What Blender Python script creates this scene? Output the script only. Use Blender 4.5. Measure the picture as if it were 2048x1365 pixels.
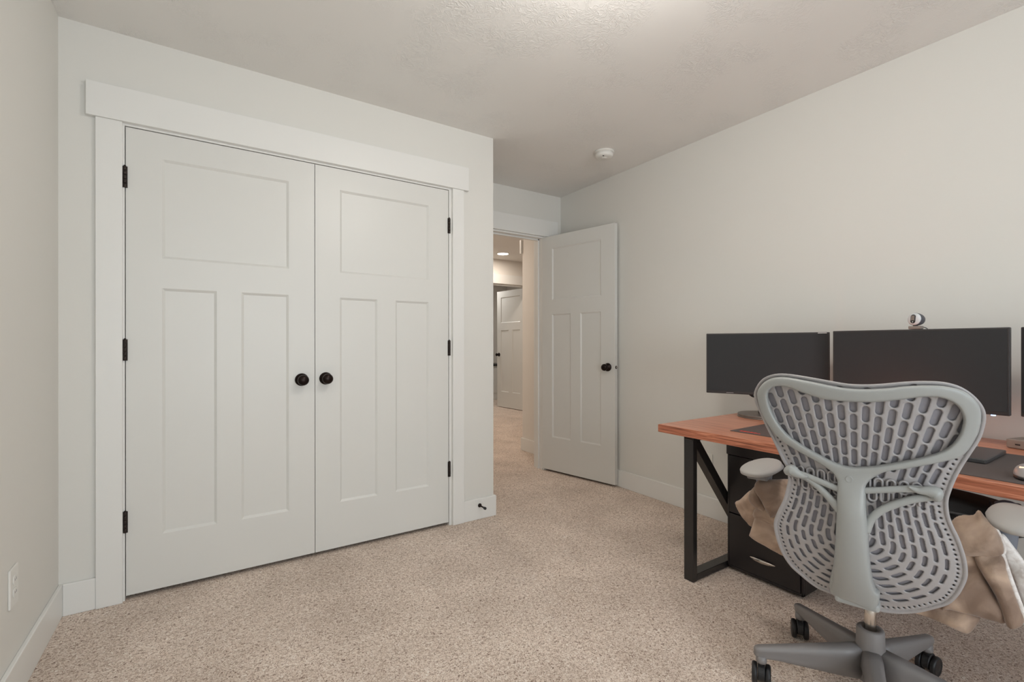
import bpy, bmesh, math, random
import numpy as np
from mathutils import Vector, Matrix

for o in list(bpy.data.objects): bpy.data.objects.remove(o)
C = bpy.context.scene.collection
SC = bpy.context.scene
R = math.radians

WIN, CEIL, HALLP = 74, 16.5, 14      # lamp powers in watts

# ------------------------------------------------------------------ camera
CAMH = 1.1031
cam_d = bpy.data.cameras.new('camera'); cam = bpy.data.objects.new('camera', cam_d); C.objects.link(cam)
cam_d.sensor_width = 36.0; cam_d.lens = 36.0*934.77/2048; cam_d.clip_start = .02
cam_d.shift_y = (690.14-682.5)/2048
cam.location = (0, 0, CAMH)
cam.rotation_euler = (R(90), R(0.045), R(-33.255))
SC.camera = cam

# ------------------------------------------------------------------ view, world, lights
SC.view_settings.view_transform = 'Standard'; SC.view_settings.look = 'None'
SC.view_settings.exposure = 0.0; SC.view_settings.gamma = 1.0
SC.view_settings.use_curve_mapping = False
w = bpy.data.worlds.new('world'); SC.world = w; w.use_nodes = True
wn = w.node_tree; bg = wn.nodes['Background']
sky = wn.nodes.new('ShaderNodeTexSky'); sky.sky_type = 'HOSEK_WILKIE'; sky.turbidity = 3.0
sky.sun_direction = (0.3, 0.6, 0.74)
wn.links.new(sky.outputs[0], bg.inputs[0]); bg.inputs[1].default_value = 1.0

def area(name, loc, rot, sx, sy, power, col):
    l = bpy.data.lights.new(name, 'AREA'); l.shape = 'RECTANGLE'; l.size = sx; l.size_y = sy
    l.energy = power; l.color = col
    o = bpy.data.objects.new(name, l); C.objects.link(o); o.location = loc; o.rotation_euler = rot
    return o
def point(name, loc, power, col, r=.05):
    l = bpy.data.lights.new(name, 'POINT'); l.energy = power; l.color = col; l.shadow_soft_size = r
    o = bpy.data.objects.new(name, l); C.objects.link(o); o.location = loc
    return o
# daylight through the two windows of the wall behind the camera
area('daylight_window', (.70, -2.43, 1.28), (R(90), 0, 0), 2.3, 1.65, WIN, (0.83, 0.92, 1.0))
# ceiling lamp, one hall lamp and two added unseen lights (their housings are built further down)
LAMPS = [('ceiling_lamp_bulb', (1.0, .93, 2.24), CEIL, (1.0, .965, .92), .13),
         ('hall_lamp_or_fill', (3.64, 5.79, 2.36), HALLP*.45, (1.0, .88, .77), .07),
         ('hall_lamp_or_fill', (2.15, 4.75, 2.36), HALLP*.8, (1.0, .86, .74), .07),  # added out of view to light the hall
         ('hall_lamp_or_fill', (4.05, 7.35, 2.36), HALLP*.7, (1.0, .97, .93), .07)]  # added out of view to light the open far door
for a in LAMPS:
    if a[0].startswith('hall'):
        q = area(a[0], (a[1][0], a[1][1], 2.425), (0, 0, 0), .14, .14, a[2], a[3]); q.data.shape = 'DISK'
    else: point(*a)

# ------------------------------------------------------------------ materials
def srgb(r, g, b):
    f = lambda c: (c/255/12.92) if c/255 <= .04045 else ((c/255+.055)/1.055)**2.4
    return (f(r), f(g), f(b), 1)
def mat(name, col, rough=.5, metal=0, spec=.5, **k):
    m = bpy.data.materials.new(name); m.use_nodes = True
    b = m.node_tree.nodes['Principled BSDF']
    b.inputs['Base Color'].default_value = col if len(col) == 4 else (*col, 1)
    b.inputs['Roughness'].default_value = rough; b.inputs['Metallic'].default_value = metal
    b.inputs['Specular IOR Level'].default_value = spec
    return m
def nodes(m): return m.node_tree.nodes, m.node_tree.links, m.node_tree.nodes['Principled BSDF']
def add_bump(m, scale, strength, dist=.001, detail=3, kind='noise', stretch=None):
    n, l, b = nodes(m)
    tc = n.new('ShaderNodeTexCoord'); mp = n.new('ShaderNodeMapping'); l.new(tc.outputs['Object'], mp.inputs[0])
    if stretch: mp.inputs['Scale'].default_value = stretch
    t = n.new('ShaderNodeTexNoise'); t.inputs['Scale'].default_value = scale; t.inputs['Detail'].default_value = detail
    l.new(mp.outputs[0], t.inputs['Vector'])
    bp = n.new('ShaderNodeBump'); bp.inputs['Strength'].default_value = strength; bp.inputs['Distance'].default_value = dist
    l.new(t.outputs['Fac'], bp.inputs['Height']); l.new(bp.outputs[0], b.inputs['Normal'])
    return m
M = {}
M['wall'] = add_bump(mat('wall_paint', srgb(231, 229, 223), .75, spec=.3), 90, .12, .0012, 2)
M['hall_wall'] = add_bump(mat('hall_wall_paint', srgb(238, 233, 226), .75, spec=.3), 90, .12, .0012, 2)
M['trim'] = mat('trim_paint', srgb(239, 238, 234), .35)
M['door'] = add_bump(mat('door_paint', srgb(228, 227, 222), .38), 160, .06, .0006, 2)
# ceiling: skip-trowel ridges
m = mat('ceiling_paint', srgb(242, 240, 236), .85, spec=.2); M['ceiling'] = m
n, l, b = nodes(m)
tc = n.new('ShaderNodeTexCoord')
t1 = n.new('ShaderNodeTexNoise'); t1.inputs['Scale'].default_value = 9; t1.inputs['Detail'].default_value = 2
l.new(tc.outputs['Object'], t1.inputs['Vector'])
mx = n.new('ShaderNodeVectorMath'); mx.operation = 'SCALE'; mx.inputs['Scale'].default_value = .12
l.new(t1.outputs['Color'], mx.inputs[0])
ad = n.new('ShaderNodeVectorMath'); l.new(tc.outputs['Object'], ad.inputs[0]); l.new(mx.outputs[0], ad.inputs[1])
v = n.new('ShaderNodeTexNoise'); v.inputs['Scale'].default_value = 38; v.inputs['Detail'].default_value = 3; v.inputs['Distortion'].default_value = 1.2
l.new(ad.outputs[0], v.inputs['Vector'])
# ridge = 1-|2n-1|
s1 = n.new('ShaderNodeMath'); s1.operation = 'MULTIPLY_ADD'; s1.inputs[1].default_value = 2; s1.inputs[2].default_value = -1
l.new(v.outputs['Fac'], s1.inputs[0]); s2 = n.new('ShaderNodeMath'); s2.operation = 'ABSOLUTE'; l.new(s1.outputs[0], s2.inputs[0])
cr = n.new('ShaderNodeValToRGB'); cr.color_ramp.elements[0].position = 0; cr.color_ramp.elements[0].color = (1, 1, 1, 1)
cr.color_ramp.elements[1].position = .16; cr.color_ramp.elements[1].color = (0, 0, 0, 1)
l.new(s2.outputs[0], cr.inputs[0])
t3 = n.new('ShaderNodeTexNoise'); t3.inputs['Scale'].default_value = 4; l.new(tc.outputs['Object'], t3.inputs['Vector'])
c3 = n.new('ShaderNodeValToRGB'); c3.color_ramp.elements[0].position = .45; c3.color_ramp.elements[1].position = .62
l.new(t3.outputs['Fac'], c3.inputs[0])
mm = n.new('ShaderNodeMath'); mm.operation = 'MULTIPLY'; l.new(cr.outputs[0], mm.inputs[0]); l.new(c3.outputs[0], mm.inputs[1])
bp = n.new('ShaderNodeBump'); bp.inputs['Strength'].default_value = .55; bp.inputs['Distance'].default_value = .0025
l.new(mm.outputs[0], bp.inputs['Height']); l.new(bp.outputs[0], b.inputs['Normal'])
# carpet: short twisted pile, beige with dark flecks
m = mat('carpet', srgb(190, 170, 155), .95, spec=.1); M['carpet'] = m
n, l, b = nodes(m)
tc = n.new('ShaderNodeTexCoord')
def noise(sc, det=2, dist=0, vec=None, rough=.5):
    t = n.new('ShaderNodeTexNoise'); t.inputs['Scale'].default_value = sc; t.inputs['Detail'].default_value = det
    t.inputs['Distortion'].default_value = dist; t.inputs['Roughness'].default_value = rough
    l.new(vec or tc.outputs['Object'], t.inputs['Vector']); return t
def ramp(src, stops):
    c = n.new('ShaderNodeValToRGB'); e = c.color_ramp.elements
    while len(e) < len(stops): e.new(.5)
    for q, (p, col) in zip(e, stops): q.position = p; q.color = col
    l.new(src, c.inputs[0]); return c
f1 = noise(118, 4, 1.5, rough=.62)
col = ramp(f1.outputs['Fac'], [(.31, srgb(108, 87, 75)), (.41, srgb(190, 168, 152)), (.52, srgb(236, 218, 203)), (.68, srgb(255, 248, 240))])
f2 = noise(3.2, 3, .4); c2 = ramp(f2.outputs['Fac'], [(.32, (.86, .85, .84, 1)), (.68, (1.04, 1.04, 1.04, 1))])
mi = n.new('ShaderNodeMix'); mi.data_type = 'RGBA'; mi.blend_type = 'MULTIPLY'; mi.inputs[0].default_value = 1
l.new(col.outputs[0], mi.inputs[6]); l.new(c2.outputs[0], mi.inputs[7])
l.new(mi.outputs[2], b.inputs['Base Color'])
bp = n.new('ShaderNodeBump'); bp.inputs['Strength'].default_value = .6; bp.inputs['Distance'].default_value = .004
l.new(f1.outputs['Fac'], bp.inputs['Height']); l.new(bp.outputs[0], b.inputs['Normal'])
# stained wood
def wood(name, cols, rough, sc=1):
    m = mat(name, (.5, .3, .2, 1), rough)
    n, l, b = nodes(m)
    tc = n.new('ShaderNodeTexCoord'); mp = n.new('ShaderNodeMapping'); l.new(tc.outputs['Object'], mp.inputs[0])
    mp.inputs['Scale'].default_value = (26*sc, 1.3*sc, 26*sc)
    t = n.new('ShaderNodeTexNoise'); t.inputs['Scale'].default_value = 3.0; t.inputs['Detail'].default_value = 6; t.inputs['Distortion'].default_value = .7
    l.new(mp.outputs[0], t.inputs['Vector'])
    c = n.new('ShaderNodeValToRGB'); e = c.color_ramp.elements
    e.new(.5)
    for q, p, cc in zip(e, (.3, .5, .7), cols): q.position = p; q.color = cc
    l.new(t.outputs['Fac'], c.inputs[0]); l.new(c.outputs[0], b.inputs['Base Color'])
    bp = n.new('ShaderNodeBump'); bp.inputs['Strength'].default_value = .12; bp.inputs['Distance'].default_value = .001
    l.new(t.outputs['Fac'], bp.inputs['Height']); l.new(bp.outputs[0], b.inputs['Normal'])
    return m
M['wood'] = wood('stained_wood', (srgb(176, 108, 82), srgb(206, 138, 108), srgb(222, 160, 132)), .28)
M['wood2'] = wood('stained_wood_board', (srgb(165, 105, 88), srgb(196, 138, 118), srgb(214, 160, 140)), .35)
M['edge'] = wood('sawn_wood_edge', (srgb(116, 66, 48), srgb(186, 112, 82), srgb(226, 156, 124)), .5, 1.6)
M['black_metal'] = add_bump(mat('black_metal', srgb(44, 41, 40), .27), 300, .08, .0004)
M['black_plastic'] = mat('black_plastic', srgb(30, 30, 32), .45)
M['cabinet'] = add_bump(mat('cabinet_black', srgb(38, 33, 33), .38), 260, .12, .0005)
M['bronze'] = mat('oiled_bronze', srgb(38, 28, 25), .32, .75)
M['steel'] = mat('steel', srgb(205, 198, 190), .22, 1)
M['hinge'] = mat('hinge_bronze', srgb(52, 44, 40), .4, .6)
M['screen'] = mat('screen_off', srgb(63, 64, 65), .85, spec=.05)
M['bezel'] = mat('bezel', srgb(54, 50, 50), .4)
M['shell'] = add_bump(mat('chair_shell', srgb(170, 166, 166), .36), 400, .05, .0003)
M['membrane'] = add_bump(mat('chair_membrane', srgb(146, 144, 150), .85, spec=.2), 700, .3, .0006)
M['frame'] = add_bump(mat('chair_frame', srgb(164, 166, 164), .34), 400, .04, .0003)
M['base'] = add_bump(mat('chair_base', srgb(132, 128, 127), .4), 400, .05, .0003)
M['pad'] = add_bump(mat('arm_pad', srgb(178, 174, 170), .6), 60, .12, .001)
M['post'] = mat('arm_post', srgb(120, 124, 134), .4)
M['seatfab'] = add_bump(mat('seat_fabric', srgb(80, 80, 84), .9), 500, .3, .0008)
def fleece(name, c1, c2, sc=6):
    m = mat(name, c1, .9, spec=.15); n, l, b = nodes(m)
    tc = n.new('ShaderNodeTexCoord'); t = n.new('ShaderNodeTexNoise'); t.inputs['Scale'].default_value = sc; t.inputs['Detail'].default_value = 4
    t.inputs['Distortion'].default_value = .8
    l.new(tc.outputs['Object'], t.inputs['Vector']); c = n.new('ShaderNodeValToRGB'); e = c.color_ramp.elements
    e[0].position = .36; e[0].color = c1; e[1].position = .6; e[1].color = c2
    l.new(t.outputs['Fac'], c.inputs[0]); l.new(c.outputs[0], b.inputs['Base Color'])
    b.inputs['Sheen Weight'].default_value = .35; b.inputs['Sheen Roughness'].default_value = .4
    t2 = n.new('ShaderNodeTexNoise'); t2.inputs['Scale'].default_value = 420; l.new(tc.outputs['Object'], t2.inputs['Vector'])
    bp = n.new('ShaderNodeBump'); bp.inputs['Strength'].default_value = .35; bp.inputs['Distance'].default_value = .0015
    l.new(t2.outputs['Fac'], bp.inputs['Height']); l.new(bp.outputs[0], b.inputs['Normal'])
    return m
M['fleece'] = fleece('tan_fleece', srgb(146, 124, 109), srgb(204, 178, 157), 7)
M['sherpa'] = fleece('white_sherpa', srgb(222, 214, 208), srgb(246, 242, 238), 60)
M['bag'] = mat('black_bag', srgb(34, 29, 28), .6)
M['mat'] = add_bump(mat('desk_mat', srgb(96, 88, 86), .8, spec=.3), 900, .2, .0004)
M['red'] = mat('red_print', srgb(225, 60, 45), .6)
M['dark'] = mat('dark_shell', srgb(72, 72, 73), .3)
M['silver'] = mat('silver_plastic', srgb(176, 172, 172), .38, .15)
M['dock'] = mat('warm_grey_plastic', srgb(138, 128, 120), .5)
M['base_disc'] = mat('monitor_base', srgb(112, 104, 98), .35, .4)
M['white'] = mat('white_plastic', srgb(236, 234, 228), .4)
M['camwhite'] = mat('webcam_white', srgb(222, 224, 226), .3)
M['camgrey'] = mat('webcam_grey', srgb(80, 80, 86), .5)
def emit(name, col, s):
    m = mat(name, col, .5); b = m.node_tree.nodes['Principled BSDF']
    b.inputs['Emission Color'].default_value = col; b.inputs['Emission Strength'].default_value = s
    return m
M['lamp'] = emit('lamp_diffuser', (1, .93, .82, 1), 9)
M['led'] = emit('blue_led', (.40, .62, 1, 1), 3.2)
M['mouse_led'] = emit('mouse_led', (1, .50, .30, 1), 2.2)
M['key_red'] = emit('added_key_glow', (1, .12, .06, 1), 6)  # glow of the added keys
m = bpy.data.materials.new('window_glass'); m.use_nodes = True; n = m.node_tree.nodes; l = m.node_tree.links
n.remove(n['Principled BSDF']); g = n.new('ShaderNodeBsdfGlossy'); g.inputs['Roughness'].default_value = .02
tr = n.new('ShaderNodeBsdfTransparent'); mxs = n.new('ShaderNodeMixShader'); mxs.inputs[0].default_value = .07
l.new(tr.outputs[0], mxs.inputs[1]); l.new(g.outputs[0], mxs.inputs[2]); l.new(mxs.outputs[0], n['Material Output'].inputs[0])
M['glass'] = m

# ------------------------------------------------------------------ mesh helpers
class MB:
    def __init__(s): s.v = []; s.f = []; s.sm = []
    def add(s, vs, fs, smooth=False):
        o = len(s.v); s.v += [tuple(map(float, p)) for p in vs]
        s.f += [tuple(i+o for i in f) for f in fs]; s.sm += [smooth]*len(fs); return s
    def box(s, x0, x1, y0, y1, z0, z1):
        return s.add([(x, y, z) for x in (x0, x1) for y in (y0, y1) for z in (z0, z1)],
                     [(0, 1, 3, 2), (4, 6, 7, 5), (0, 4, 5, 1), (2, 3, 7, 6), (0, 2, 6, 4), (1, 5, 7, 3)])
    def quad(s, a, b, c, d): return s.add([a, b, c, d], [(0, 1, 2, 3)])
    def loft(s, rings, smooth=True, cap=True):
        n = len(rings[0]); vs = [p for r in rings for p in r]; fs = []
        for i in range(len(rings)-1):
            for j in range(n):
                k = (j+1) % n; fs.append((i*n+j, i*n+k, (i+1)*n+k, (i+1)*n+j))
        if cap: fs.append(tuple(range(n))[::-1]); fs.append(tuple(range((len(rings)-1)*n, len(rings)*n)))
        return s.add(vs, fs, smooth)
    def lathe(s, prof, o=(0, 0, 0), axis='z', n=32, smooth=True):
        rings = []
        for r, h in prof:
            ring = []
            for i in range(n):
                t = 2*math.pi*i/n; a, b_ = r*math.cos(t), r*math.sin(t)
                p = {'z': (a, b_, h), 'x': (h, a, b_), 'y': (b_, h, a)}[axis]
                ring.append(tuple(p[k]+o[k] for k in range(3)))
            rings.append(ring)
        return s.loft(rings, smooth)
    def tube(s, pts, rad, n=12, flat=1.0, res=6, upv=(0, 0, 1)):
        pts = [Vector(p) for p in pts]
        rad = rad if isinstance(rad, (list, tuple)) else [rad]*len(pts)
        P, Q = [], []
        for i in range(len(pts)-1):
            p0 = pts[max(i-1, 0)]; p1 = pts[i]; p2 = pts[i+1]; p3 = pts[min(i+2, len(pts)-1)]
            for k in range(res):
                t = k/res
                P.append(.5*((2*p1)+(p2-p0)*t+(2*p0-5*p1+4*p2-p3)*t*t+(3*p1-p0-3*p2+p3)*t**3))
                Q.append(rad[i]*(1-t)+rad[i+1]*t)
        P.append(pts[-1]); Q.append(rad[-1])
        T0 = (P[1]-P[0]).normalized(); T1 = (P[-1]-P[-2]).normalized()
        P = [P[0]-T0*Q[0]*.55, P[0]-T0*Q[0]*.35]+P+[P[-1]+T1*Q[-1]*.35, P[-1]+T1*Q[-1]*.55]
        Q = [Q[0]*.35, Q[0]*.8]+Q+[Q[-1]*.8, Q[-1]*.35]
        rings = []; U = None
        for i, p in enumerate(P):
            T = (P[min(i+1, len(P)-1)]-P[max(i-1, 0)]).normalized()
            if U is None:
                U = Vector(upv)-T*T.dot(Vector(upv))
                if U.length < .01: U = Vector((1, 0, 0))-T*T.x
            else: U = U-T*T.dot(U)
            U.normalize(); W = T.cross(U)
            rings.append([p+U*(Q[i]*math.cos(2*math.pi*j/n))+W*(Q[i]*flat*math.sin(2*math.pi*j/n)) for j in range(n)])
        return s.loft(rings, True)
    def build(s, name, m, parent=None, bevel=0, loc=None, rot=None, seg=2, norm=True):
        me = bpy.data.meshes.new(name); me.from_pydata(s.v, [], s.f)
        me.polygons.foreach_set('use_smooth', [bool(x) for x in s.sm]); me.materials.append(m)
        if norm:
            b_ = bmesh.new(); b_.from_mesh(me); bmesh.ops.recalc_face_normals(b_, faces=b_.faces); b_.to_mesh(me); b_.free()
        o = bpy.data.objects.new(name, me); C.objects.link(o)
        if parent: o.parent = parent
        if loc: o.location = loc
        if rot: o.rotation_euler = rot
        if bevel:
            bv = o.modifiers.new('bevel', 'BEVEL'); bv.width = bevel; bv.segments = seg; bv.limit_method = 'ANGLE'; bv.angle_limit = R(40)
        return o
def tag(o, label=None, cat=None, group=None, kind=None):
    if label: o['label'] = label
    if cat: o['category'] = cat
    if group: o['group'] = group
    if kind: o['kind'] = kind
    return o
def empty(name, loc, rz, label, cat, group=None, kind=None):
    o = bpy.data.objects.new(name, None); C.objects.link(o); o.location = loc; o.rotation_euler = (0, 0, rz)
    o.empty_display_size = .1
    return tag(o, label, cat, group, kind)
def struct(name, mb, m, label, parent=None, bevel=0, cat=None):
    o = mb.build(name, m, parent, bevel)
    if not parent: tag(o, label, cat or name.split('_')[0], None, 'structure')
    return o
# ------------------------------------------------------------------ the room shell
H = 2.44; T = .12
XL, XR, YC, YB, XC, YF = -.50, 2.6984, 2.598, 3.3077, 1.5588, -2.30
struct('floor', MB().box(-.8, 6.2, -2.7, 9.6, -.05, 0), M['carpet'], 'beige twist-pile carpet running from the room out into the hall', cat='carpet')
struct('ceiling', MB().box(-.8, 6.2, -2.7, 9.6, H, H+.06), M['ceiling'], 'pale skip-trowel textured ceiling over room and hall', cat='ceiling')
struct('wall_left', MB().box(XL-T, XL, YF-T, YB+T, 0, H), M['wall'], 'pale wall at the left edge, with the outlet', cat='wall')
struct('wall_right', MB().box(XR, XR+T, YF-T, YB, 0, H), M['wall'], 'long bare pale wall behind the desk', cat='wall')
OX0, OX1, OZ = -.300, 1.2525, 2.062
struct('wall_closet', MB().box(XL, OX0, YC, YC+T, 0, H).box(OX1, XC, YC, YC+T, 0, H).box(OX0, OX1, YC, YC+T, OZ, H)
       .box(XC-T, XC, YC+T, YB, 0, H), M['wall'], 'pale wall around the double closet doors', cat='wall')
DX0, DX1 = 1.712, 2.495
struct('wall_back', MB().box(XL, DX0, YB, YB+T, 0, H).box(DX1, XR+T, YB, YB+T, 0, H).box(DX0, DX1, YB, YB+T, 2.06, H),
       M['wall'], 'recessed pale wall above the open doorway', cat='wall')
# wall behind the camera with two windows
WX = [(-.42, .65), (.75, 1.82)]; WZ = (.45, 2.10)
wb = MB().box(XL, WX[0][0], YF-T, YF, 0, H).box(WX[0][1], WX[1][0], YF-T, YF, 0, H).box(WX[1][1], XR, YF-T, YF, 0, H)
for a, b_ in WX: wb.box(a, b_, YF-T, YF, 0, WZ[0]).box(a, b_, YF-T, YF, WZ[1], H)
struct('wall_front', wb, M['wall'], 'wall with two windows behind the camera', cat='wall')
for i, (a, b_) in enumerate(WX):
    f = MB()
    for x0, x1, z0, z1 in ((a, a+.04, WZ[0], WZ[1]), (b_-.04, b_, WZ[0], WZ[1]), (a, b_, WZ[0], WZ[0]+.04), (a, b_, WZ[1]-.04, WZ[1]), (a, b_, 1.43, 1.47)):
        f.box(x0, x1, YF-.09, YF-.04, z0, z1)
    fo = f.build('window_%d' % (i+1), M['white']); tag(fo, ('left' if i else 'right')+' white-framed window in the wall behind the camera', 'window', None, 'structure')
    MB().box(a+.03, b_-.03, YF-.068, YF-.062, WZ[0]+.03, WZ[1]-.03).build('pane', M['glass'], fo)
# hall and the room beyond
HX = 2.778; HY = 4.035; FY = 6.22
struct('wall_hall_right', MB().box(HX, HX+T, YB+T, HY, 0, H).box(HX+T, 5.6, HY-T, HY, 0, H), M['hall_wall'], 'short warm-lit hall wall seen through the doorway', cat='wall')
struct('wall_hall_left', MB().box(1.45, 1.57, YB+T, FY, 0, H), M['hall_wall'], 'hall wall on the hidden left side', cat='wall')
struct('wall_hall_end', MB().box(5.6, 5.72, HY-T, 9.4, 0, H), M['hall_wall'], 'hall end wall out of view', cat='wall')
struct('wall_hall_far', MB().box(1.57, 3.492, FY, FY+T, 0, H).box(4.466, 5.6, FY, FY+T, 0, H).box(3.492, 4.466, FY, FY+T, 2.056, H), M['hall_wall'], 'far hall wall above the second doorway', cat='wall')
struct('wall_far_room', MB().box(2.9, 5.6, 8.75, 8.87, 0, H).box(2.9, 3.02, FY+T, 8.75, 0, H), M['hall_wall'], 'grey wall of the far room behind the second open door', cat='wall')

# ------------------------------------------------------------------ baseboards and casings
BH = .13; BT = .014
def bb(name, label, *boxes):
    m_ = MB()
    for q in boxes: m_.box(*q, 0, BH)
    return struct(name, m_, M['trim'], label, bevel=.003, cat='baseboard')
bb('baseboard_left', 'white baseboard along the left wall under the outlet', (XL, XL+BT, YF, YC))
bb('baseboard_closet', 'short white baseboard left of the closet doors', (XL+BT, -.384, YC-BT, YC))
bb('baseboard_corner', 'white baseboard wrapping the corner right of the closet, with the door stop', (1.338, XC+BT, YC-BT, YC), (XC, XC+BT, YC, YB-.02))
bb('baseboard_right', 'white baseboard along the long right wall behind the desk', (XR-BT, XR, YF, YB-.02))
bb('baseboard_hall', 'white baseboard on the short hall wall', (HX-BT, HX, YB+T+.02, HY+BT), (HX, 5.5, HY, HY+BT))
bb('baseboard_far', 'baseboard along the far hall wall', (1.6, 3.41, FY-BT, FY), (4.56, 5.55, FY-BT, FY))
HZ0, HZ1 = 2.059, 2.202
def trim(name, label, boxes, bev=.002):
    m_ = MB()
    for q in boxes: m_.box(*q)
    return struct(name, m_, M['trim'], label, bevel=bev, cat='door casing')
trim('trim_1', 'white casing left of the closet doors', [(-.384, -.297, YC-.018, YC, 0, HZ0)])
trim('trim_2', 'white casing right of the closet doors', [(1.262, 1.339, YC-.018, YC, 0, HZ0)])
trim('trim_3', 'wide white header board over the closet doors', [(-.4126, 1.369, YC-.026, YC, HZ0, HZ1)])
trim('trim_4', 'thin white jamb lining the closet opening', [(-.302, -.2905, YC-.002, YC+T, 0, 2.052), (1.2435, 1.2545, YC-.002, YC+T, 0, 2.052), (-.302, 1.2545, YC-.002, YC+T, 2.0495, 2.064)], .001)
trim('trim_5', 'white header board over the open doorway', [(1.60, 2.645, YB-.026, YB, HZ0, HZ1)])
trim('trim_6', 'white casing right of the open doorway, behind the door', [(2.495, 2.612, YB-.018, YB, 0, HZ0)])
trim('trim_7', 'white casing left of the open doorway', [(1.635, 1.715, YB-.018, YB, 0, HZ0)])
trim('trim_8', 'white jamb lining the open doorway', [(1.708, 1.722, YB-.004, YB+T+.004, 0, 2.05), (2.487, 2.497, YB-.004, YB+T+.004, 0, 2.05), (1.708, 2.497, YB-.004, YB+T+.004, 2.045, 2.0585),
       (1.722, 1.734, YB+.045, YB+.075, 0, 2.045), (2.4765, 2.487, YB+.045, YB+.075, 0, 2.045), (1.722, 2.487, YB+.045, YB+.075, 2.033, 2.045)], .001)
trim('trim_9', 'white header board over the far doorway at the end of the hall', [(3.32, 4.62, FY-.026, FY, HZ0, HZ1)])
trim('trim_10', 'white casing beside the far doorway', [(4.47, 4.56, FY-.018, FY, 0, HZ0), (3.41, 3.50, FY-.018, FY, 0, HZ0)])
trim('trim_11', 'end of a white header board poking past the hall wall corner', [(HX-.018, HX+1.1, HY, HY+.026, HZ0, HZ1)])
trim('trim_12', 'white jamb lining the far doorway', [(3.488, 3.50, FY-.004, FY+T+.004, 0, 2.05), (4.458, 4.47, FY-.004, FY+T+.004, 0, 2.05), (3.488, 4.47, FY-.004, FY+T+.004, 2.045, 2.06)], .001)

# ------------------------------------------------------------------ panelled doors
def door_mesh(x0, x1, z0, z1, panels, th=.035, rec=.008, bw=.013):
    """slab from x0..x1, front face at y=0, back at y=th; panels recessed on both faces"""
    m_ = MB()
    xs = sorted({x0, x1, *[p[0] for p in panels], *[p[1] for p in panels]})
    zs = sorted({z0, z1, *[p[2] for p in panels], *[p[3] for p in panels]})
    for y, s in ((0, 1), (th, -1)):
        for i in range(len(xs)-1):
            for j in range(len(zs)-1):
                cx, cz = (xs[i]+xs[i+1])/2, (zs[j]+zs[j+1])/2
                if any(p[0] < cx < p[1] and p[2] < cz < p[3] for p in panels): continue
                q = [(xs[i], y, zs[j]), (xs[i+1], y, zs[j]), (xs[i+1], y, zs[j+1]), (xs[i], y, zs[j+1])]
                m_.quad(*(q if s > 0 else q[::-1]))
        for a, b_, c, d in panels:
            o = [(a, y, c), (b_, y, c), (b_, y, d), (a, y, d)]; yy = y+s*rec
            e = [(a+bw*.85, yy, c+bw*.85), (b_-bw*.85, yy, c+bw*.85), (b_-bw*.85, yy, d-bw*.85), (a+bw*.85, yy, d-bw*.85)]
            for k in range(4):
                q = [o[k], o[(k+1) % 4], e[(k+1) % 4], e[k]]
                m_.quad(*(q if s > 0 else q[::-1]))
            m_.quad(*(e if s > 0 else e[::-1]))
    for a, b_ in (((x0, z0), (x0, z1)), ((x1, z1), (x1, z0)), ((x0, z1), (x1, z1)), ((x1, z0), (x0, z0))):
        m_.quad((a[0], 0, a[1]), (b_[0], 0, b_[1]), (b_[0], th, b_[1]), (a[0], th, a[1]))
    return m_
KNOB = [(.0325, 0), (.0325, -.004), (.030, -.009), (.020, -.013), (.013, -.018), (.012, -.028), (.017, -.034), (.0245, -.041), (.027, -.050), (.0255, -.058), (.020, -.064), (.011, -.068), (.002, -.069)]
def knob(parent, x, z, y=0, name='door_knob', flip=1, m_='bronze'):
    o = MB().lathe([(r, h*flip) for r, h in KNOB], (0, 0, 0), 'y', 36).build(name, M[m_], parent, loc=(x, y, z))
    return o
def hinge(parent, x, z, y=-.004):
    m_ = MB().box(x-.0155, x+.0025, y-.0008, y+.002, z-.046, z+.046)
    for k in range(5):
        m_.lathe([(.0055, z-.046+k*.0184+.0008), (.0062, z-.046+k*.0184+.002), (.0062, z-.046+(k+1)*.0184-.002), (.0055, z-.046+(k+1)*.0184-.0008)], (x-.006, y-.003, 0), 'z', 12)
    m_.lathe([(.004, z+.046), (.0045, z+.049), (.001, z+.051)], (x-.006, y-.003, 0), 'z', 12)
    return m_.build('hinge', M['hinge'], parent)
def door_struct(name, mb, loc, rz, label):
    o = mb.build(name, M['door'], None, .0012, loc, (0, 0, rz), norm=False)
    return tag(o, label, 'door', None, 'structure')
ZP = (1.49, 1.934); ZL = (.261, 1.357)
# local x measured from each door's own left edge
d1x0, d1x1 = -.2875, .4755
d1 = door_struct('door_1', door_mesh(0, d1x1-d1x0, .020, 2.046, [(.1255, .6415, *ZP), (.1255, .3325, *ZL), (.4325, .6405, *ZL)]), (d1x0, YC+.002, 0), 0,
                 'left leaf of the white double closet doors')
d2x0, d2x1 = .4785, 1.2405
d2 = door_struct('door_2', door_mesh(0, d2x1-d2x0, .020, 2.046, [(.1245, .6345, *ZP), (.1235, .3255, *ZL), (.4295, .6335, *ZL)]), (d2x0, YC+.002, 0), 0,
                 'right leaf of the white double closet doors')
knob(d1, .417-d1x0-.004, .925); knob(d2, .534-d2x0-.004, .927)
for z in (1.828, 1.082, .340): hinge(d1, .004, z)
for z in (1.830, 1.084, .344):
    h_ = hinge(d2, 0, z); h_.scale = (-1, 1, 1); h_.location = (d2x1-d2x0-.003, 0, 0)
# open door of the room (visible face turned towards the closet)
ang = math.atan2(-.713, .157)
d3 = door_struct('door_3', door_mesh(0, .735, .018, 2.045, [(.110, .609, 1.490, 1.938), (.110, .309, .304, 1.367), (.408, .608, .304, 1.367)]), (2.483, 3.298, 0), ang,
                 'white panelled room door standing open against the long wall')
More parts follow.
